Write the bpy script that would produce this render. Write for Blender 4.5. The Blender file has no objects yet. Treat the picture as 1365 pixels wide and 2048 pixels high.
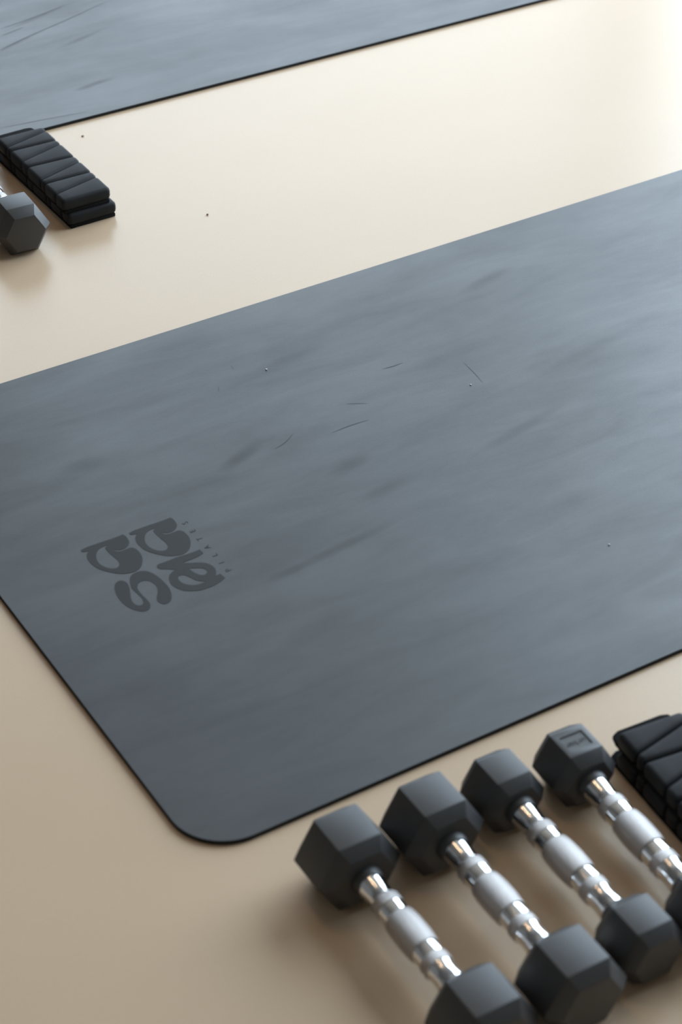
import bpy, bmesh, math, random
from mathutils import Vector, Matrix, noise

random.seed(7)
SC = bpy.context.scene
COL = SC.collection

# ------------------------------------------------------------------ camera
cam_data = bpy.data.cameras.new('camera')
cam = bpy.data.objects.new('camera', cam_data)
COL.objects.link(cam)
cam_data.sensor_fit = 'HORIZONTAL'
cam_data.sensor_width = 24.0
cam_data.lens = 4213.62 / 1365.0 * 24.0
CAM_LOC = Vector((-0.47719, -0.98006, 1.13702))
CAM_YAW, CAM_PITCH, CAM_ROLL = math.radians(31.42668), math.radians(36.89979), math.radians(-0.07797)
fw = Vector((math.sin(CAM_YAW) * math.cos(CAM_PITCH), math.cos(CAM_YAW) * math.cos(CAM_PITCH), -math.sin(CAM_PITCH)))
rt = Vector((math.cos(CAM_YAW), -math.sin(CAM_YAW), 0))
up = rt.cross(fw)
r2 = rt * math.cos(CAM_ROLL) + up * math.sin(CAM_ROLL)
u2 = -rt * math.sin(CAM_ROLL) + up * math.cos(CAM_ROLL)
cam.matrix_world = Matrix(((r2.x, u2.x, -fw.x, CAM_LOC.x), (r2.y, u2.y, -fw.y, CAM_LOC.y),
                           (r2.z, u2.z, -fw.z, CAM_LOC.z), (0, 0, 0, 1)))
cam_data.dof.use_dof = True
cam_data.dof.focus_distance = 2.12
cam_data.dof.aperture_fstop = 7.5
cam_data.clip_start = 0.05
SC.camera = cam

# ------------------------------------------------------------------ world, light, exposure
world = bpy.data.worlds.new('world')
SC.world = world
world.use_nodes = True
wb = world.node_tree.nodes['Background']
wb.inputs['Color'].default_value = (0.80, 0.90, 1.0, 1)
wb.inputs['Strength'].default_value = 1.0
SC.view_settings.view_transform = 'Standard'
SC.view_settings.look = 'None'
SC.view_settings.gamma = 1.0
SC.view_settings.use_curve_mapping = False
SC.view_settings.exposure = 0.0

# the studio: long edges of the mats run along x, the tall window wall is behind the far mat
ROOM_X0, ROOM_X1, ROOM_Y0, ROOM_Y1, ROOM_H = -3.6, 3.2, -3.6, 3.4, 4.2
# window 1 in the right wall: y range, z range; window 2 in the back wall: x range, z range
W1 = (-0.7, 3.34, 0.10, 3.85)
W2 = (0.75, 3.14, 0.10, 2.40)


def area(name, loc, target, sx, sy, power, color):
    d = bpy.data.lights.new(name, 'AREA')
    d.shape = 'RECTANGLE'
    d.size, d.size_y, d.energy, d.color = sx, sy, power, color
    o = bpy.data.objects.new(name, d)
    o.location = loc
    o.rotation_euler = (Vector(target) - Vector(loc)).to_track_quat('-Z', 'Y').to_euler()
    COL.objects.link(o)
    return o


# daylight entering through the two tall windows
area('window_daylight', (ROOM_X1 + 0.12, (W1[0] + W1[1]) / 2, (W1[2] + W1[3]) / 2), (0, (W1[0] + W1[1]) / 2, (W1[2] + W1[3]) / 2),
     W1[1] - W1[0], W1[3] - W1[2], 315.0, (0.74, 0.90, 1.05))
area('window_daylight', ((W2[0] + W2[1]) / 2, ROOM_Y1 + 0.12, (W2[2] + W2[3]) / 2), ((W2[0] + W2[1]) / 2, 0, (W2[2] + W2[3]) / 2),
     W2[1] - W2[0], W2[3] - W2[2], 43.0, (0.74, 0.90, 1.05))
# warm strip lamp under the ceiling
area('strip_lamp_light', (-0.05, 1.55, ROOM_H - 0.09), (-0.05, 1.55, 0), 0.055, 1.5, 9.0, (1.0, 0.62, 0.33))


# ------------------------------------------------------------------ node helpers and materials
def new_mat(name):
    m = bpy.data.materials.new(name)
    m.use_nodes = True
    nt = m.node_tree
    return m, nt, nt.nodes['Principled BSDF']


def N(nt, kind, **kw):
    n = nt.nodes.new(kind)
    for k, v in kw.items():
        if k in n.inputs:
            n.inputs[k].default_value = v
        else:
            setattr(n, k, v)
    return n


def math_node(nt, op, a, b=None, clamp=False):
    n = nt.nodes.new('ShaderNodeMath')
    n.operation = op
    n.use_clamp = clamp
    for i, v in enumerate((a, b)):
        if v is None:
            continue
        if isinstance(v, (int, float)):
            n.inputs[i].default_value = v
        else:
            nt.links.new(v, n.inputs[i])
    return n.outputs[0]


def tex_noise(nt, vec, scale, detail=3.0, rough=0.5, dist=0.0):
    n = N(nt, 'ShaderNodeTexNoise', Scale=scale, Detail=detail, Roughness=rough, Distortion=dist)
    if vec is not None:
        nt.links.new(vec, n.inputs['Vector'])
    return n.outputs['Fac']


def mapping(nt, vec, loc=(0, 0, 0), rot=(0, 0, 0), scl=(1, 1, 1)):
    n = nt.nodes.new('ShaderNodeMapping')
    n.inputs['Location'].default_value = loc
    n.inputs['Rotation'].default_value = rot
    n.inputs['Scale'].default_value = scl
    nt.links.new(vec, n.inputs['Vector'])
    return n.outputs['Vector']


def mrange(nt, v, a, b, c, d, smooth=False):
    n = nt.nodes.new('ShaderNodeMapRange')
    if smooth:
        n.interpolation_type = 'SMOOTHSTEP'
    n.inputs['From Min'].default_value = a
    n.inputs['From Max'].default_value = b
    n.inputs['To Min'].default_value = c
    n.inputs['To Max'].default_value = d
    nt.links.new(v, n.inputs['Value'])
    return n.outputs['Result']


def mix_col(nt, fac, a, b):
    n = nt.nodes.new('ShaderNodeMix')
    n.data_type = 'RGBA'
    if isinstance(fac, (int, float)):
        n.inputs[0].default_value = fac
    else:
        nt.links.new(fac, n.inputs[0])
    for i, v in ((6, a), (7, b)):
        if isinstance(v, tuple):
            n.inputs[i].default_value = v
        else:
            nt.links.new(v, n.inputs[i])
    return n.outputs[2]


def add_bump(nt, bsdf, height, strength, distance):
    b = N(nt, 'ShaderNodeBump', Strength=strength, Distance=distance)
    nt.links.new(height, b.inputs['Height'])
    nt.links.new(b.outputs['Normal'], bsdf.inputs['Normal'])


def rgba(r, g, b):
    return (r, g, b, 1.0)


def simple(name, col, rough, spec=0.5, metal=0.0, bump=None):
    m, nt, p = new_mat(name)
    p.inputs['Base Color'].default_value = rgba(*col)
    p.inputs['Roughness'].default_value = rough
    p.inputs['Specular IOR Level'].default_value = spec
    p.inputs['Metallic'].default_value = metal
    if bump:
        tc = nt.nodes.new('ShaderNodeTexCoord')
        add_bump(nt, p, tex_noise(nt, tc.outputs['Object'], bump[0], 2.0), bump[1], bump[2])
    return m


# beige poured floor with a satin coat and a faint orange-peel grain
def floor_material():
    m, nt, p = new_mat('floor_coating')
    tc = nt.nodes.new('ShaderNodeTexCoord')
    v = tc.outputs['Object']
    big = tex_noise(nt, mapping(nt, v, scl=(1.0, 1.6, 1)), 2.2, 3.0, 0.55)
    cloud = mrange(nt, big, 0.3, 0.7, 0.0, 1.0)
    col = mix_col(nt, cloud, rgba(0.640, 0.476, 0.322), rgba(0.675, 0.506, 0.346))
    peel = tex_noise(nt, v, 420.0, 2.0, 0.6)
    col = mix_col(nt, mrange(nt, peel, 0.35, 0.65, 0.0, 0.07), col, rgba(0.40, 0.30, 0.21))
    nt.links.new(col, p.inputs['Base Color'])
    p.inputs['Roughness'].default_value = 0.27
    p.inputs['Specular IOR Level'].default_value = 0.55
    return m


# black rubber mat: worn sheen, wiped streaks, a few rubbed dark smudges
def mat_material(name, smudges, seed):
    m, nt, p = new_mat(name)
    tc = nt.nodes.new('ShaderNodeTexCoord')
    v = tc.outputs['Object']
    w1 = tex_noise(nt, mapping(nt, v, (seed, 0, 0), (0, 0, math.radians(14)), (3.2, 11.0, 1)), 1.7, 5.0, 0.6, 0.6)
    w2 = tex_noise(nt, mapping(nt, v, (seed, 3, 0), (0, 0, math.radians(-22)), (4.0, 20.0, 1)), 1.5, 6.0, 0.62, 0.4)
    w3 = tex_noise(nt, mapping(nt, v, (seed, 5, 0), (0, 0, 0), (1, 1.3, 1)), 4.5, 4.0, 0.6)
    grain = tex_noise(nt, v, 900.0, 2.0, 0.6)
    wear = math_node(nt, 'ADD', math_node(nt, 'MULTIPLY', w1, 0.4), math_node(nt, 'MULTIPLY', w2, 0.25))
    wear = math_node(nt, 'ADD', wear, math_node(nt, 'MULTIPLY', w3, 0.35))
    wear = mrange(nt, wear, 0.36, 0.64, 0.0, 1.0)
    dark = None
    for (x, y, ang, lx, ly, a) in smudges:
        vec = mapping(nt, v, rot=(0, 0, 0))
        sub = nt.nodes.new('ShaderNodeVectorMath')
        sub.operation = 'SUBTRACT'
        sub.inputs[1].default_value = (x, y, 0)
        nt.links.new(v, sub.inputs[0])
        rotd = mapping(nt, sub.outputs[0], rot=(0, 0, math.radians(-ang)))
        scd = mapping(nt, rotd, scl=(1 / lx, 1 / ly, 0))
        ln = nt.nodes.new('ShaderNodeVectorMath')
        ln.operation = 'LENGTH'
        nt.links.new(scd, ln.inputs[0])
        s = mrange(nt, ln.outputs['Value'], 0.1, 1.0, a, 0.0, True)
        dark = s if dark is None else math_node(nt, 'ADD', dark, s)
    if dark is not None:
        dark = math_node(nt, 'MULTIPLY', dark, mrange(nt, w2, 0.3, 0.6, 0.45, 1.1))
        wear = math_node(nt, 'SUBTRACT', wear, dark)
    wear = math_node(nt, 'ADD', wear, math_node(nt, 'MULTIPLY', math_node(nt, 'SUBTRACT', grain, 0.5), 0.35))
    wear = math_node(nt, 'MAXIMUM', math_node(nt, 'MINIMUM', wear, 1.3), -0.6)
    col = mix_col(nt, mrange(nt, wear, -0.6, 1.3, 0, 1), rgba(*MAT_DARK), rgba(*MAT_PALE))
    nt.links.new(col, p.inputs['Base Color'])
    nt.links.new(mrange(nt, wear, -0.6, 1.3, 0.48, 0.37), p.inputs['Roughness'])
    nt.links.new(mrange(nt, wear, -0.6, 1.3, MAT_SPEC[0], MAT_SPEC[1]), p.inputs['Specular IOR Level'])
    add_bump(nt, p, grain, 0.12, 0.0004)
    return m


MAT_DARK, MAT_PALE, MAT_SPEC = (0.016, 0.017, 0.018), (0.032, 0.035, 0.038), (0.42, 1.05)

SMUDGES_NEAR = [(0.276, 0.430, 20, 0.040, 0.012, 0.8), (0.655, 0.574, 12, 0.055, 0.012, 0.6), (0.354, 0.365, 10, 0.035, 0.014, 0.6),
                (0.285, 0.264, 6, 0.075, 0.008, 0.7), (0.225, 0.258, 2, 0.03, 0.008, 0.6), (0.144, 0.494, 0, 0.03, 0.015, 0.5),
                (0.361, 0.315, 15, 0.04, 0.014, 0.45), (0.494, 0.206, 5, 0.05, 0.02, 0.4), (0.676, 0.41, 10, 0.12, 0.012, 0.35),
                (0.21, 0.18, 10, 0.05, 0.02, 0.35), (0.52, 0.33, 12, 0.09, 0.01, 0.4), (0.40, 0.55, 8, 0.08, 0.012, 0.35)]
SMUDGES_FAR = [(0.511, 0.078, 6, 0.035, 0.007, 0.8), (0.492, 0.073, 0, 0.02, 0.006, 0.5), (0.55, 0.205, 18, 0.06, 0.006, 0.7),
               (0.47, 0.235, 20, 0.06, 0.006, 0.7), (0.53, 0.295, 18, 0.08, 0.006, 0.6)]

M_FLOOR = floor_material()
M_MAT_NEAR = mat_material('mat_rubber_near', SMUDGES_NEAR, 0.0)
M_MAT_FAR = mat_material('mat_rubber_far', SMUDGES_FAR, 4.0)
M_MAT_EDGE = simple('mat_edge_rubber', (0.012, 0.012, 0.012), 0.7, 0.3)
M_PRINT = simple('mat_print', (0.030, 0.030, 0.031), 0.60, 0.28)
M_SCUFF = simple('mat_scuff', (0.020, 0.020, 0.022), 0.52, 0.42)
M_RUBBER = simple('head_rubber', (0.034, 0.035, 0.037), 0.47, 0.76, bump=(900.0, 0.12, 0.0004))
M_CUT_SHADE = simple('engraving_shade', (0.008, 0.008, 0.009), 0.6, 0.25)  # shade of the cut letters, painted as a darker tone on thin flat meshes
M_CHROME = simple('chrome', (0.86, 0.86, 0.87), 0.06, 0.5, 1.0)
M_SILICONE = simple('silicone', (0.020, 0.021, 0.023), 0.58, 0.16, bump=(1400.0, 0.10, 0.0003))
M_FABRIC = simple('black_webbing', (0.010, 0.010, 0.010), 0.95, 0.15, bump=(700.0, 0.9, 0.002))
M_CRUMB = simple('crumb', (0.22, 0.13, 0.07), 0.9, 0.2)
M_LINT = simple('lint', (0.85, 0.85, 0.83), 0.9, 0.2)
M_WALL = simple('wall_paint', (0.20, 0.19, 0.18), 0.8, 0.2)
M_WALL_PALE = simple('pale_wall_paint', (0.42, 0.38, 0.33), 0.8, 0.2)
M_CEIL = simple('ceiling_paint', (0.30, 0.27, 0.235), 0.8, 0.2)
M_FRAME = simple('window_frame_paint', (0.70, 0.70, 0.70), 0.5, 0.4)


def knurl_material():
    m, nt, p = new_mat('knurled_chrome')
    p.inputs['Base Color'].default_value = rgba(0.60, 0.575, 0.56)
    p.inputs['Metallic'].default_value = 1.0
    p.inputs['Roughness'].default_value = 0.36
    uv = nt.nodes.new('ShaderNodeUVMap')
    uv.uv_map = 'UVMap'
    hs = []
    for ang in (32, -32):
        wv = N(nt, 'ShaderNodeTexWave', Scale=0.22)
        wv.wave_type = 'BANDS'
        wv.bands_direction = 'X'
        nt.links.new(mapping(nt, uv.outputs['UV'], rot=(0, 0, math.radians(ang)), scl=(1000, 1000, 1)), wv.inputs['Vector'])
        hs.append(wv.outputs['Fac'])
    h = math_node(nt, 'MULTIPLY', hs[0], hs[1])
    nt.links.new(mix_col(nt, h, rgba(0.42, 0.40, 0.39), rgba(0.74, 0.71, 0.69)), p.inputs['Base Color'])  # groove shade painted into the colour to strengthen the knurl relief
    add_bump(nt, p, h, 0.9, 0.0005)
    return m


M_KNURL = knurl_material()


def glass_material():
    m, nt, p = new_mat('window_glass')
    out = nt.nodes['Material Output']
    nt.nodes.remove(p)
    t = nt.nodes.new('ShaderNodeBsdfTransparent')
    g = N(nt, 'ShaderNodeBsdfGlossy', Roughness=0.02)
    mx = N(nt, 'ShaderNodeMixShader', Fac=0.06)
    nt.links.new(t.outputs[0], mx.inputs[1])
    nt.links.new(g.outputs[0], mx.inputs[2])
    nt.links.new(mx.outputs[0], out.inputs['Surface'])
    return m


M_GLASS = glass_material()


# ------------------------------------------------------------------ mesh helpers
def link_mesh(name, bm, mat, parent=None, smooth=False, angle=None):
    me = bpy.data.meshes.new(name)
    bm.normal_update()
    bm.to_mesh(me)
    bm.free()
    if smooth:
        for f in me.polygons:
            f.use_smooth = True
    if angle is not None:
        me.set_sharp_from_angle(angle=math.radians(angle))
    for m in (mat if isinstance(mat, (list, tuple)) else [mat]):
        me.materials.append(m)
    o = bpy.data.objects.new(name, me)
    COL.objects.link(o)
    if parent:
        o.parent = parent
    return o


def thing(name, label, cat, loc=(0, 0, 0), rotz=0.0, group=None):
    o = bpy.data.objects.new(name, None)
    o.empty_display_size = 0.05
    COL.objects.link(o)
    o.location = loc
    o.rotation_euler = (0, 0, rotz)
    tag(o, label, cat, group)
    return o


def tag(o, label, cat, group=None):
    o['label'] = label
    o['category'] = cat
    if group:
        o['group'] = group
    return o


def struct(o):
    o['kind'] = 'structure'
    return o


def box_bm(x0, x1, y0, y1, z0, z1, bm=None):
    bm = bm or bmesh.new()
    vs = [bm.verts.new((x, y, z)) for z in (z0, z1) for y in (y0, y1) for x in (x0, x1)]
    for idx in ((0, 2, 3, 1), (4, 5, 7, 6), (0, 1, 5, 4), (2, 6, 7, 3), (0, 4, 6, 2), (1, 3, 7, 5)):
        bm.faces.new([vs[i] for i in idx])
    return bm


def prism_bm(pts, z0, z1, bm=None):
    bm = bm or bmesh.new()
    lo = [bm.verts.new((x, y, z0)) for x, y in pts]
    hi = [bm.verts.new((x, y, z1)) for x, y in pts]
    n = len(pts)
    bm.faces.new(hi)
    bm.faces.new(list(reversed(lo)))
    for i in range(n):
        j = (i + 1) % n
        bm.faces.new((lo[i], lo[j], hi[j], hi[i]))
    return bm


def lathe_y(profile, seg=48, cap=True):
    """profile of (y, radius) turned about the y axis, with a UV map in metres"""
    bm = bmesh.new()
    uvl = bm.loops.layers.uv.new('UVMap')
    rings = []
    for y, r in profile:
        rings.append([bm.verts.new((r * math.cos(2 * math.pi * k / seg), y, r * math.sin(2 * math.pi * k / seg))) for k in range(seg)])
    rm = max(r for _, r in profile)
    for a in range(len(rings) - 1):
        for k in range(seg):
            j = (k + 1) % seg
            f = bm.faces.new((rings[a][k], rings[a + 1][k], rings[a + 1][j], rings[a][j]))
            us = (k, k, k + 1, k + 1)
            ys = (profile[a][0], profile[a + 1][0], profile[a + 1][0], profile[a][0])
            for lp, uu, yy in zip(f.loops, us, ys):
                lp[uvl].uv = (uu / seg * 2 * math.pi * rm, yy)
    if cap:
        bm.faces.new(rings[0])
        bm.faces.new(list(reversed(rings[-1])))
    bmesh.ops.recalc_face_normals(bm, faces=bm.faces)
    return bm


def curve_shape(name, loops, z, mat, parent, thick=0.00008, auto=True):
    """flat filled outline from (x, y[, corner]) millimetre loops; holes come from the inner loops"""
    cu = bpy.data.curves.new(name + '_outline', 'CURVE')
    cu.dimensions = '2D'
    cu.fill_mode = 'BOTH'
    cu.extrude = thick
    cu.resolution_u = 5
    for lp in loops:
        sp = cu.splines.new('BEZIER')
        sp.bezier_points.add(len(lp) - 1)
        for bp, q in zip(sp.bezier_points, lp):
            bp.co = (q[0] / 1000, q[1] / 1000, 0)
            t = 'VECTOR' if len(q) > 2 else 'AUTO'
            bp.handle_left_type = bp.handle_right_type = t
        sp.use_cyclic_u = True
    return curve_to_mesh(name, cu, z, mat, parent)


def curve_to_mesh(name, cu, z, mat, parent, mw=None):
    tmp = bpy.data.objects.new(name + '_tmp', cu)
    COL.objects.link(tmp)
    dg = bpy.context.evaluated_depsgraph_get()
    dg.update()
    me = bpy.data.meshes.new_from_object(tmp.evaluated_get(dg))
    bpy.data.objects.remove(tmp)
    me.name = name
    me.transform(mw if mw else Matrix.Translation((0, 0, z)))
    me.materials.clear()
    me.materials.append(mat)
    o = bpy.data.objects.new(name, me)
    COL.objects.link(o)
    o.parent = parent
    return o


def text_meshes(chars, size, mat):
    """meshes of single letters standing in the xy plane, centred"""
    out = []
    for ch in chars:
        cu = bpy.data.curves.new('letter', 'FONT')
        cu.body = ch
        cu.size = size
        cu.align_x = 'CENTER'
        cu.align_y = 'CENTER'
        cu.extrude = 0.00008
        cu.resolution_u = 3
        out.append(cu)
    return out


# ------------------------------------------------------------------ the room
def pane_window(name, horiz, depth_axis, d0, a0, a1, z0, z1):
    """frame and glass of a window; a runs along x or y, d0 is the inner face of its wall"""
    w = struct(thing_plain(name))
    e = 0.04

    def bx(bm, p0, p1, q0, q1, r0, r1):
        if horiz == 'y':
            return box_bm(q0, q1, p0, p1, r0, r1, bm)
        return box_bm(p0, p1, q0, q1, r0, r1, bm)
    fr = bmesh.new()
    bx(fr, a0, a0 + e, d0 + 0.01, d0 + 0.06, z0, z1)
    bx(fr, a1 - e, a1, d0 + 0.01, d0 + 0.06, z0, z1)
    bx(fr, a0 + e, a1 - e, d0 + 0.01, d0 + 0.06, z0, z0 + e)
    bx(fr, a0 + e, a1 - e, d0 + 0.01, d0 + 0.06, z1 - e, z1)
    bmesh.ops.recalc_face_normals(fr, faces=fr.faces)
    link_mesh('window_frame', fr, M_FRAME, w)
    pn = bmesh.new()
    bx(pn, a0 + e, a1 - e, d0 + 0.03, d0 + 0.036, z0 + e, z1 - e)
    bmesh.ops.recalc_face_normals(pn, faces=pn.faces)
    link_mesh('pane', pn, M_GLASS, w)


def room():
    t = 0.10
    x0, x1, y0, y1, h = ROOM_X0, ROOM_X1, ROOM_Y0, ROOM_Y1, ROOM_H
    struct(link_mesh('floor', box_bm(x0 - t, x1 + t, y0 - t, y1 + t, -0.1, 0.0), M_FLOOR))
    struct(link_mesh('ceiling', box_bm(x0 - t, x1 + t, y0 - t, y1 + t, h, h + 0.1), M_CEIL))
    struct(link_mesh('wall_left', box_bm(x0 - t, x0, y0, y1, 0, h), M_WALL))
    struct(link_mesh('wall_front', box_bm(x0, x1, y0 - t, y0, 0, h), M_WALL_PALE))
    bm = box_bm(x1, x1 + t, y0, W1[0], 0, h)
    box_bm(x1, x1 + t, W1[1], y1, 0, h, bm)
    box_bm(x1, x1 + t, W1[0], W1[1], 0, W1[2], bm)
    box_bm(x1, x1 + t, W1[0], W1[1], W1[3], h, bm)
    struct(link_mesh('wall_right', bm, M_WALL))
    bm = box_bm(x0, W2[0], y1, y1 + t, 0, h)
    box_bm(W2[1], x1, y1, y1 + t, 0, h, bm)
    box_bm(W2[0], W2[1], y1, y1 + t, 0, W2[2], bm)
    box_bm(W2[0], W2[1], y1, y1 + t, W2[3], h, bm)
    struct(link_mesh('wall_back', bm, M_WALL))
    pane_window('window_1', 'y', 'x', x1, *W1)
    pane_window('window_2', 'x', 'y', y1, *W2)


def thing_plain(name):
    o = bpy.data.objects.new(name, None)
    COL.objects.link(o)
    return o


room()


# ------------------------------------------------------------------ yoga mats
MAT_T, MAT_W, MAT_L, MAT_R = 0.004, 0.66, 1.83, 0.046


def mat_mesh():
    pts = []
    for cx, cy, a0 in ((MAT_L - MAT_R, MAT_R, -90), (MAT_L - MAT_R, MAT_W - MAT_R, 0), (MAT_R, MAT_W - MAT_R, 90), (MAT_R, MAT_R, 180)):
        for k in range(17):
            a = math.radians(a0 + 90 * k / 16)
            pts.append((cx + MAT_R * math.cos(a), cy + MAT_R * math.sin(a)))
    bm = bmesh.new()
    ins = 0.0006

    def ring(off, z):
        out = []
        n = len(pts)
        for i in range(n):
            p, a, b = Vector(pts[i]), Vector(pts[i - 1]), Vector(pts[(i + 1) % n])
            d = (b - a).normalized()
            nn = Vector((d.y, -d.x))
            q = p - nn * off
            out.append(bm.verts.new((q.x, q.y, z)))
        return out
    rings = [ring(ins, 0), ring(0, ins), ring(0, MAT_T - ins), ring(ins, MAT_T)]
    n = len(pts)
    for a, b in zip(rings[:-1], rings[1:]):
        for i in range(n):
            j = (i + 1) % n
            f = bm.faces.new((a[i], a[j], b[j], b[i]))
            f.material_index = 1
    bm.faces.new(rings[-1])
    bm.faces.new(list(reversed(rings[0])))
    return bm


near = link_mesh('yoga_mat', mat_mesh(), [M_MAT_NEAR, M_MAT_EDGE])
tag(near, 'dark grey rubber yoga mat with printed lettering, rounded corner by the dumbbell row', 'yoga mat', 'grey yoga mats')
far = link_mesh('yoga_mat', mat_mesh(), [M_MAT_FAR, M_MAT_EDGE])
far.location = (0.0, 1.1388, 0)
far.rotation_euler = (0, 0, -0.0059)
tag(far, 'dark grey rubber yoga mat without print, across the top beyond the beige floor strip', 'yoga mat', 'grey yoga mats')

# outlines of the printed emblem, millimetres on the mat; a third value marks a sharp corner
D_OUT = [(133.42,379.11,1),(137.55,380.07),(151.44,380.34),(160.51,380.07),(168.67,379.94),(175.38,380.45,1),(176.39,376.97),(176.37,372.54),(175.41,367.82),(173.08,364.4),(169.59,362.15),(166.11,361.39),(162.82,361.93),(160.11,363.59),(158.57,366.02,1),(158.82,363.07),(161.0,360.42),(164.16,359.62),(168.29,359.7),(172.82,359.55),(175.18,357.22),(176.2,352.4),(176.06,346.38),(174.41,340.45),(171.63,335.25),(168.24,331.31),(163.35,328.33),(158.0,327.78),(152.26,329.35),(146.93,332.63),(142.37,337.38),(138.8,342.13),(135.55,347.54),(133.52,354.35),(133.14,361.47),(134.1,367.81),(136.65,372.32),(139.16,374.27,1),(133.57,376.22,1)]
D_HOLE = [(156.65,373.61,1),(153.53,373.51),(150.28,373.13),(146.8,371.33),(143.25,367.4),(140.88,362.78),(139.62,358.36),(139.51,353.25),(140.67,348.67),(143.0,344.42),(146.49,341.42),(150.16,340.71),(153.03,342.8),(154.52,346.62),(154.68,351.27),(153.83,357.42),(153.15,363.93),(153.21,370.72,1)]
E_OUT = [(175.62,325.79,1),(169.13,325.38),(161.75,325.8),(153.39,326.38),(145.7,326.11),(139.2,326.03),(134.88,325.98),(132.63,324.21),(132.63,320.62),(137.47,316.57),(144.21,312.08,1),(140.99,310.56),(137.58,308.64),(134.45,305.23),(132.39,300.3),(131.69,295.44),(132.75,290.4),(134.95,285.55),(138.47,281.21),(143.56,277.82),(148.81,275.73),(154.86,275.08),(161.27,275.08),(167.27,276.24),(175.45,279.17,1),(174.69,286.3,1),(170.25,286.36,1),(173.11,291.28),(174.31,295.92),(173.71,300.78),(171.75,305.14),(168.24,308.65),(163.29,311.51),(158.6,313.85),(153.83,317.05,1),(158.18,317.09),(164.71,317.16),(170.44,317.73),(175.95,319.36,1)]
E_H1 = [(154.9,306.94,1),(158.32,305.29),(162.48,303.0),(165.84,300.23),(166.58,296.63),(165.33,293.83),(162.64,292.36),(159.93,293.31),(157.76,296.25),(155.97,300.91)]
E_H2 = [(141.3,301.03),(143.37,302.42),(146.22,301.73),(148.43,298.86),(150.41,294.55),(152.19,289.91),(155.5,286.11),(159.32,283.77,1),(155.63,283.39),(150.94,283.62),(146.98,285.18),(143.65,287.92),(141.22,291.35),(140.18,296.4)]
S_OUT = [(97.0,323.08),(92.71,322.54),(88.77,318.24),(86.1,311.22),(84.9,304.14),(84.78,296.44),(86.02,288.72),(88.51,282.57),(91.82,278.08),(95.64,275.51),(100.04,275.87),(103.07,279.02),(104.48,283.56),(104.47,289.01),(104.04,295.51),(104.02,301.0),(104.41,305.48),(106.25,309.08),(109.19,312.03),(112.44,312.81),(116.01,311.42),(118.48,307.91),(119.45,303.35),(119.39,298.64),(118.07,294.73),(115.41,290.09),(113.03,286.86),(111.24,282.52),(111.83,278.67),(113.92,275.45),(117.9,274.94),(122.05,277.43),(124.89,281.92),(127.11,288.39),(127.99,294.15),(127.98,300.49),(127.4,307.61),(126.13,314.38),(123.87,320.18),(120.23,324.27),(115.45,326.15),(110.41,325.63),(106.56,323.2),(103.55,318.67),(101.63,313.5),(100.4,308.73),(100.73,303.81),(101.32,297.57),(101.49,292.39),(100.44,287.59),(98.43,284.57),(95.53,284.42),(93.49,286.83),(92.79,291.91),(94.4,298.3),(97.19,305.2),(99.64,312.35),(100.15,317.58),(99.05,321.03)]
ZP = MAT_T + 0.0001
for lp in ([D_OUT, D_HOLE], [[(q[0] - 47.4,) + tuple(q[1:]) for q in D_OUT], [(q[0] - 47.4,) + tuple(q[1:]) for q in D_HOLE]],
           [E_OUT, E_H1, E_H2], [S_OUT]):
    curve_shape('printed_letter', lp, ZP, M_PRINT, near)
# the small word below the emblem, read along +y with its top towards -x
for cu, y in zip(text_meshes('PILATES', 0.0078, M_PRINT), (0.2873, 0.2993, 0.3118, 0.3253, 0.3392, 0.3523, 0.3662)):
    cu.extrude = 0.00006
    curve_to_mesh('printed_letter', cu, 0, M_PRINT, near,
                  Matrix.Translation((0.1832, y, ZP)) @ Matrix.Rotation(math.radians(90), 4, 'Z'))


def streaks(parent, lines, z, width):
    for pts, w in lines:
        P = [Vector(p) for p in pts]
        # smooth subdivision of the polyline
        Q = []
        for i in range(len(P) - 1):
            p0, p1 = P[max(i - 1, 0)], P[i]
            p2, p3 = P[i + 1], P[min(i + 2, len(P) - 1)]
            for k in range(8):
                t = k / 8
                Q.append(0.5 * ((2 * p1) + (p2 - p0) * t + (2 * p0 - 5 * p1 + 4 * p2 - p3) * t * t + (3 * p1 - p0 - 3 * p2 + p3) * t ** 3))
        Q.append(P[-1])
        bm = bmesh.new()
        prev = None
        for i, q in enumerate(Q):
            d = (Q[min(i + 1, len(Q) - 1)] - Q[max(i - 1, 0)]).normalized()
            s = w * width * (0.15 + 0.85 * math.sin(math.pi * min(max(i / (len(Q) - 1), 0), 1)))
            nrm = Vector((-d.y, d.x)) * s * 0.5
            cur = (bm.verts.new((q.x + nrm.x, q.y + nrm.y, z)), bm.verts.new((q.x - nrm.x, q.y - nrm.y, z)))
            if prev:
                bm.faces.new((prev[0], prev[1], cur[1], cur[0]))
            prev = cur
        link_mesh('scuff_mark', bm, M_SCUFF, parent)


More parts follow.
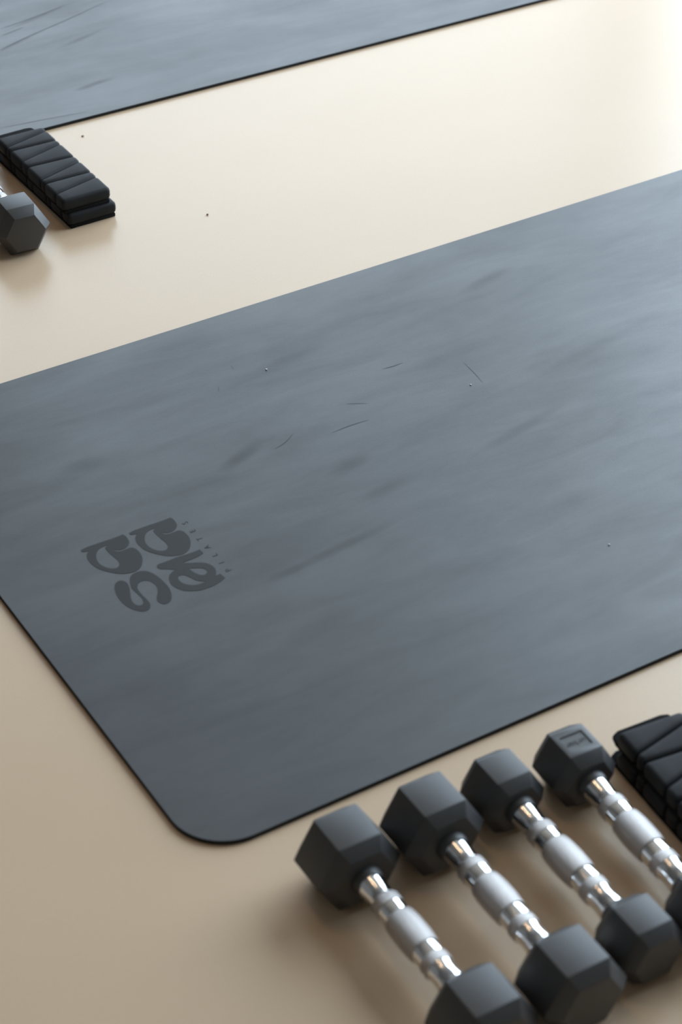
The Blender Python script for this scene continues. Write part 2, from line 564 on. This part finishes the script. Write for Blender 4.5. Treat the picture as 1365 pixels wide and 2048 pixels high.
streaks(near, [([(0.3079, 0.4236), (0.3206, 0.4271), (0.3354, 0.4361)], 0.8), ([(0.3669, 0.4181), (0.3872, 0.4194), (0.4086, 0.4183)], 1.0),
               ([(0.4664, 0.4861), (0.4780, 0.4850), (0.4904, 0.4853)], 0.9), ([(0.404, 0.4527), (0.414, 0.4475), (0.4233, 0.4417)], 0.6),
               ([(0.5418, 0.4547), (0.540, 0.435), (0.5372, 0.4136)], 0.6), ([(0.3425, 0.5702), (0.3414, 0.5615)], 0.6),
               ([(0.3143, 0.5437), (0.3098, 0.5351)], 0.6)], MAT_T + 0.00012, 0.0011)
streaks(far, [([(0.3612, 0.0269), (0.4154, 0.0206), (0.4695, 0.0125)], 0.8),
              ([(0.4512, 0.228), (0.4964, 0.247), (0.5554, 0.2666), (0.6279, 0.2935)], 1.5),
              ([(0.4685, 0.2668), (0.5039, 0.2768)], 1.2), ([(0.4778, 0.2875), (0.5236, 0.297), (0.5792, 0.3123)], 1.4)],
        MAT_T + 0.00012, 0.0011)


# ------------------------------------------------------------------ hex dumbbells
def head_bm(s, top_len, e, c, recess=None):
    """hexagonal head along y, flat side down, centre of its axis at the origin; both ends chamfered"""
    bm = bmesh.new()
    h = top_len / 2
    rings = []
    for y, k in ((h + e, c), (h, 1.0), (-h, 1.0), (-h - e, c)):
        rings.append([bm.verts.new((s * k * math.cos(math.radians(60 * i)), y, s * k * math.sin(math.radians(60 * i)))) for i in range(6)])
    top = None
    for a, b in zip(rings[:-1], rings[1:]):
        for i in range(6):
            j = (i + 1) % 6
            f = bm.faces.new((a[i], a[j], b[j], b[i]))
            if a is rings[1] and i == 1:
                top = f
    bm.faces.new(list(reversed(rings[0])))
    bm.faces.new(rings[-1])
    bmesh.ops.recalc_face_normals(bm, faces=bm.faces)
    bmesh.ops.bevel(bm, geom=list(bm.edges), offset=0.0006, segments=2, profile=0.5, affect='EDGES')
    if recess:
        x0, x1, y0, y1, d = recess
        tf = max((f for f in bm.faces if f.normal.z > 0.99), key=lambda f: f.calc_area())
        z = tf.calc_center_median().z
        vs = [bm.verts.new((x, y, z)) for x, y in ((x0, y0), (x1, y0), (x1, y1), (x0, y1))]
        vb = [bm.verts.new((x * 0.985, y, z - d)) for x, y in ((x0, y0), (x1, y0), (x1, y1), (x0, y1))]
        outer = list(tf.verts)
        bmesh.ops.delete(bm, geom=[tf], context='FACES_ONLY')

        def near_v(v):
            return min(range(len(outer)), key=lambda q: (outer[q].co - v.co).length)
        n = len(outer)
        idx = [near_v(v) for v in vs]
        for q in range(4):
            a, b = vs[q], vs[(q + 1) % 4]
            # walk outer ring between the two nearest corners, in whichever direction is shorter
            i, j = idx[q], idx[(q + 1) % 4]
            fwd = [(i + k) % n for k in range((j - i) % n + 1)]
            bwd = [(i - k) % n for k in range((i - j) % n + 1)]
            path = fwd if len(fwd) <= len(bwd) else bwd
            bm.faces.new([a] + [outer[k] for k in path] + [b])
            bm.faces.new((vs[q], vs[(q + 1) % 4], vb[(q + 1) % 4], vb[q]))
        bm.faces.new(vb)
        bmesh.ops.recalc_face_normals(bm, faces=bm.faces)
    return bm


def dumbbell(label, x, y, yaw, s, top_len, e, c, gap, engraved=False):
    """x, y: middle of the far head's far top edge, as measured; gap: from there to the near head's far top edge"""
    hz = s * math.sqrt(3) / 2
    mid = (gap + top_len) / 2
    root = thing('dumbbell', label, 'dumbbell', (x + mid * math.sin(yaw), y - mid * math.cos(yaw), 0), yaw, 'black hex dumbbells with chrome handles')
    off = gap / 2
    inner = off - top_len / 2 - e
    for sgn in (1, -1):
        rec = None
        if engraved and sgn == 1:
            ty = off + top_len / 2
            rec = (-0.0098, 0.0101, -0.0215 + top_len / 2, -0.0058 + top_len / 2, 0.0009)
        hd = link_mesh('head', head_bm(s, top_len, e, c, rec), M_RUBBER, root, True, 22)
        hd.location = (0, sgn * off, hz)
        col = link_mesh('collar', lathe_y([(0.001, 0.0125), (-0.0020, 0.0122), (-0.0062, 0.0113), (-0.0070, 0.0106)] if sgn == 1 else
                                          [(-0.001, 0.0125), (0.0020, 0.0122), (0.0062, 0.0113), (0.0070, 0.0106)], 40), M_RUBBER, hd, True, 40)
        col.location = (0, sgn * (inner - off), 0)
        if rec:
            txt = 'urban'
            xs = (0.0072, 0.0036, -0.0002, -0.0036, -0.0070)
            for cu, lx in zip(text_meshes(txt, 0.0078, M_CUT_SHADE), xs):
                curve_to_mesh('engraved_letter', cu, 0, M_CUT_SHADE, hd,
                              Matrix.Translation((lx - 0.0010, -0.0152 + top_len / 2, hz - 0.0008)) @ Matrix.Rotation(math.pi, 4, 'Z'))
    a = inner - 0.005
    k = a / 0.0555
    prof = [(-a, 0.0108), (-0.050 * k, 0.0107), (-0.046 * k, 0.0101), (-0.041 * k, 0.0098), (-0.038 * k, 0.0101), (-0.0362 * k, 0.0106), (-0.0355 * k, 0.0106),
            (-0.0355 * k, 0.0106), (-0.016 * k, 0.0107)]
    prof = prof + [(-yy, rr) for yy, rr in reversed(prof)]
    hnd = link_mesh('handle', lathe_y(prof), M_CHROME, root, True, 35)
    hnd.location = (0, 0, hz)
    g = 0.0165 * k
    grip = link_mesh('grip', lathe_y([(-g, 0.0104), (-g, 0.0116), (-g + 0.001, 0.0120), (-g * 0.6, 0.01255), (-g * 0.2, 0.0128), (g * 0.2, 0.0128), (g * 0.6, 0.01255),
                                      (g - 0.001, 0.0120), (g, 0.0116), (g, 0.0104)], 64), M_KNURL, hnd, True, 50)
    for sgn in (1, -1):
        ym = sgn * 0.0315 * k
        w = 0.0042 * k
        link_mesh('knurled_ring', lathe_y([(ym - w, 0.0102), (ym - w, 0.0110), (ym - w + 0.0006, 0.0113), (ym + w - 0.0006, 0.0113), (ym + w, 0.0110), (ym + w, 0.0102)], 64),
                  M_KNURL, hnd, True, 50)
    return root


CH = 0.715
dumbbell('larger black hex dumbbell with chrome handle, at the left end of the front row', 0.0801, -0.0592, -0.0083, 0.0348, 0.0343, 0.0088, CH, 0.1723)
dumbbell('larger black hex dumbbell, second from the left in the front row', 0.1501, -0.0628, -0.0078, 0.0348, 0.0343, 0.0088, CH, 0.1723)
dumbbell('smaller black hex dumbbell, third from the left, its rear head top plain', 0.2168, -0.0610, -0.0133, 0.0289, 0.0278, 0.0091, CH, 0.1691)
dumbbell('smaller black hex dumbbell with engraved rear head, beside the front wrist weights', 0.2794, -0.0670, -0.0451, 0.0289, 0.0278, 0.0091, CH, 0.1691, True)
# the far one shows its near head; 0.0297 of flat top, so its far head's edge lies one gap further back
FY = -0.0519
G0 = 0.1700
dumbbell('black hex dumbbell cut by the left frame edge, near the far mat', 0.2674 - G0 * math.sin(FY), 0.9175 + G0 * math.cos(FY), FY, 0.0316, 0.0297, 0.0105, CH, G0)


# ------------------------------------------------------------------ wrist weights
LEFT = [-0.0880, -0.0680, -0.0395, -0.0300, 0.0060, 0.0210, 0.0515, 0.0612, 0.0880]
RIGHT = [-0.0880, -0.0535, -0.0400, -0.0110, 0.0030, 0.0390, 0.0497, 0.0773, 0.0880]
WW = 0.0295


def block_bm(k):
    """one silicone wedge as a pillowed slab: edges roll off over a few millimetres, plan corners rounded"""
    zt, depth, R, g = 0.0176, 0.0044, 0.0046, 0.0002
    fr = (0.0, 0.05, 0.16, 0.34, 0.62, 1.0)
    us = [f * R for f in fr] + [2 * WW * q for q in (0.25, 0.42, 0.58, 0.75)] + [2 * WW - f * R for f in reversed(fr)]
    bm = bmesh.new()
    grid = []
    for dx in us:
        u = dx / (2 * WW)
        y0 = LEFT[k] + (RIGHT[k] - LEFT[k]) * u + g
        y1 = LEFT[k + 1] + (RIGHT[k + 1] - LEFT[k + 1]) * u - g
        w = y1 - y0
        rv = min(R, 0.46 * w)
        col = []
        for dy in [f * rv for f in fr] + [w - f * rv for f in reversed(fr)]:
            a = max(0.0, 1 - min(dx, 2 * WW - dx) / R)
            b_ = max(0.0, 1 - min(dy, w - dy) / rv)
            s = math.hypot(a, b_)
            px, py = -WW + dx, y0 + dy
            if s > 1:
                px += (a - a / s) * R * (1 if dx < WW else -1)
                py += (b_ - b_ / s) * rv * (1 if dy < w / 2 else -1)
                s = 1.0
            col.append(bm.verts.new((px, py, zt - depth * (1 - math.sqrt(max(0.0, 1 - s * s))))))
        grid.append(col)
    nu, nv = len(grid), len(grid[0])
    for i in range(nu - 1):
        for j in range(nv - 1):
            bm.faces.new((grid[i][j], grid[i + 1][j], grid[i + 1][j + 1], grid[i][j + 1]))
    rim = [grid[i][0] for i in range(nu)] + [grid[nu - 1][j] for j in range(1, nv)] + \
          [grid[i][nv - 1] for i in range(nu - 2, -1, -1)] + [grid[0][j] for j in range(nv - 2, 0, -1)]
    cy = sum(v.co.y for v in rim) / len(rim)
    rings = [rim]
    for z, ins in ((0.0080, 0.0), (0.0058, 0.0005), (0.0042, 0.0018)):
        rings.append([bm.verts.new((v.co.x - math.copysign(ins, v.co.x), v.co.y - math.copysign(ins * 0.8, v.co.y - cy), z)) for v in rim])
    for a, b_ in zip(rings[:-1], rings[1:]):
        for i in range(len(rim)):
            j = (i + 1) % len(rim)
            bm.faces.new((a[i], b_[i], b_[j], a[j]))
    low = rings[-1]
    bm.faces.new(list(reversed(low)))
    bmesh.ops.recalc_face_normals(bm, faces=bm.faces)
    return bm


def strap_bm():
    pts = [(-0.0275, -0.0872), (0.0275, -0.0872), (0.0280, 0.086), (0.0290, 0.1080), (0.0265, 0.1165), (0.0200, 0.1185),
           (-0.020, 0.1175), (-0.0260, 0.1145), (-0.0280, 0.1070), (-0.0275, 0.086)]
    bm = prism_bm(pts, 0.0, 0.0043)
    bmesh.ops.bevel(bm, geom=[e for e in bm.edges], offset=0.0012, segments=2, profile=0.5, affect='EDGES')
    return bm


def wrist_weight(label, x, y, z, rz):
    root = thing('wrist_weight', label, 'wrist weight', (x, y, z), rz, 'folded black wrist weights')
    link_mesh('strap', strap_bm(), M_FABRIC, root, True, 40)
    for k in range(8):
        link_mesh('weight_block', block_bm(k), M_SILICONE, root, True, 60)
    return root


def copy_thing(src, label, x, y, z, rz):
    r = src.copy()
    COL.objects.link(r)
    r.location, r.rotation_euler = (x, y, z), (0, 0, rz)
    r['label'] = label
    for ch in src.children:
        c = ch.copy()
        COL.objects.link(c)
        c.parent = r
    return r


HT = 0.0175
ww = wrist_weight('black wrist weight of wedge blocks, lying under its twin at left beside the far mat', 0.3560, 0.9940, 0.0, 0.012)
copy_thing(ww, 'black wrist weight of wedge blocks, on top of the pair at left', 0.3525, 0.9970, HT, 0.0)
for lab, x, y, z, rz in (('black wrist weight, lower of the pair at right beside the dumbbell row', 0.3415, -0.1705, 0.0, -0.085),
                         ('black wrist weight, upper of the pair at right beside the dumbbell row', 0.3425, -0.1674, HT, -0.096)):
    cp = copy_thing(ww, lab, x, y, z, rz)
    for ch in cp.children:
        if ch.name.startswith('strap'):
            ch.location.y = -0.0165                     # its loose end shows less behind the blocks


# ------------------------------------------------------------------ crumbs and lint
def speck(name, x, y, z, r, mat, label, cat, squash=(1, 1, 0.6)):
    bm = bmesh.new()
    bmesh.ops.create_icosphere(bm, subdivisions=2, radius=r)
    for v in bm.verts:
        nz = noise.noise(v.co * (1.4 / r) + Vector((x * 50, y * 50, 0)))
        v.co *= 1 + 0.35 * nz
        v.co = Vector((v.co.x * squash[0], v.co.y * squash[1], v.co.z * squash[2]))
    zmin = min(v.co.z for v in bm.verts)
    for v in bm.verts:
        v.co.z -= zmin
    o = link_mesh(name, bm, mat, None, True)
    o.location = (x, y, z)
    return tag(o, label, cat)


speck('crumb', 0.4376, 1.1003, 0, 0.0014, M_CRUMB, 'tiny brown crumb on the beige floor just below the far mat edge', 'crumb', (1.2, 0.8, 0.6))
speck('crumb', 0.4720, 0.8561, 0, 0.0013, M_CRUMB, 'tiny brown crumb on the open beige floor between the two mats', 'crumb')
speck('lint', 0.3687, 0.5450, MAT_T, 0.0010, M_LINT, 'white lint speck on the near mat above the printed emblem', 'lint')
speck('lint', 0.5248, 0.4172, MAT_T, 0.0009, M_LINT, 'white lint speck on the near mat, centre right', 'lint')
speck('lint', 0.4850, 0.1434, MAT_T, 0.0009, M_LINT, 'white lint speck on the near mat, lower right', 'lint')
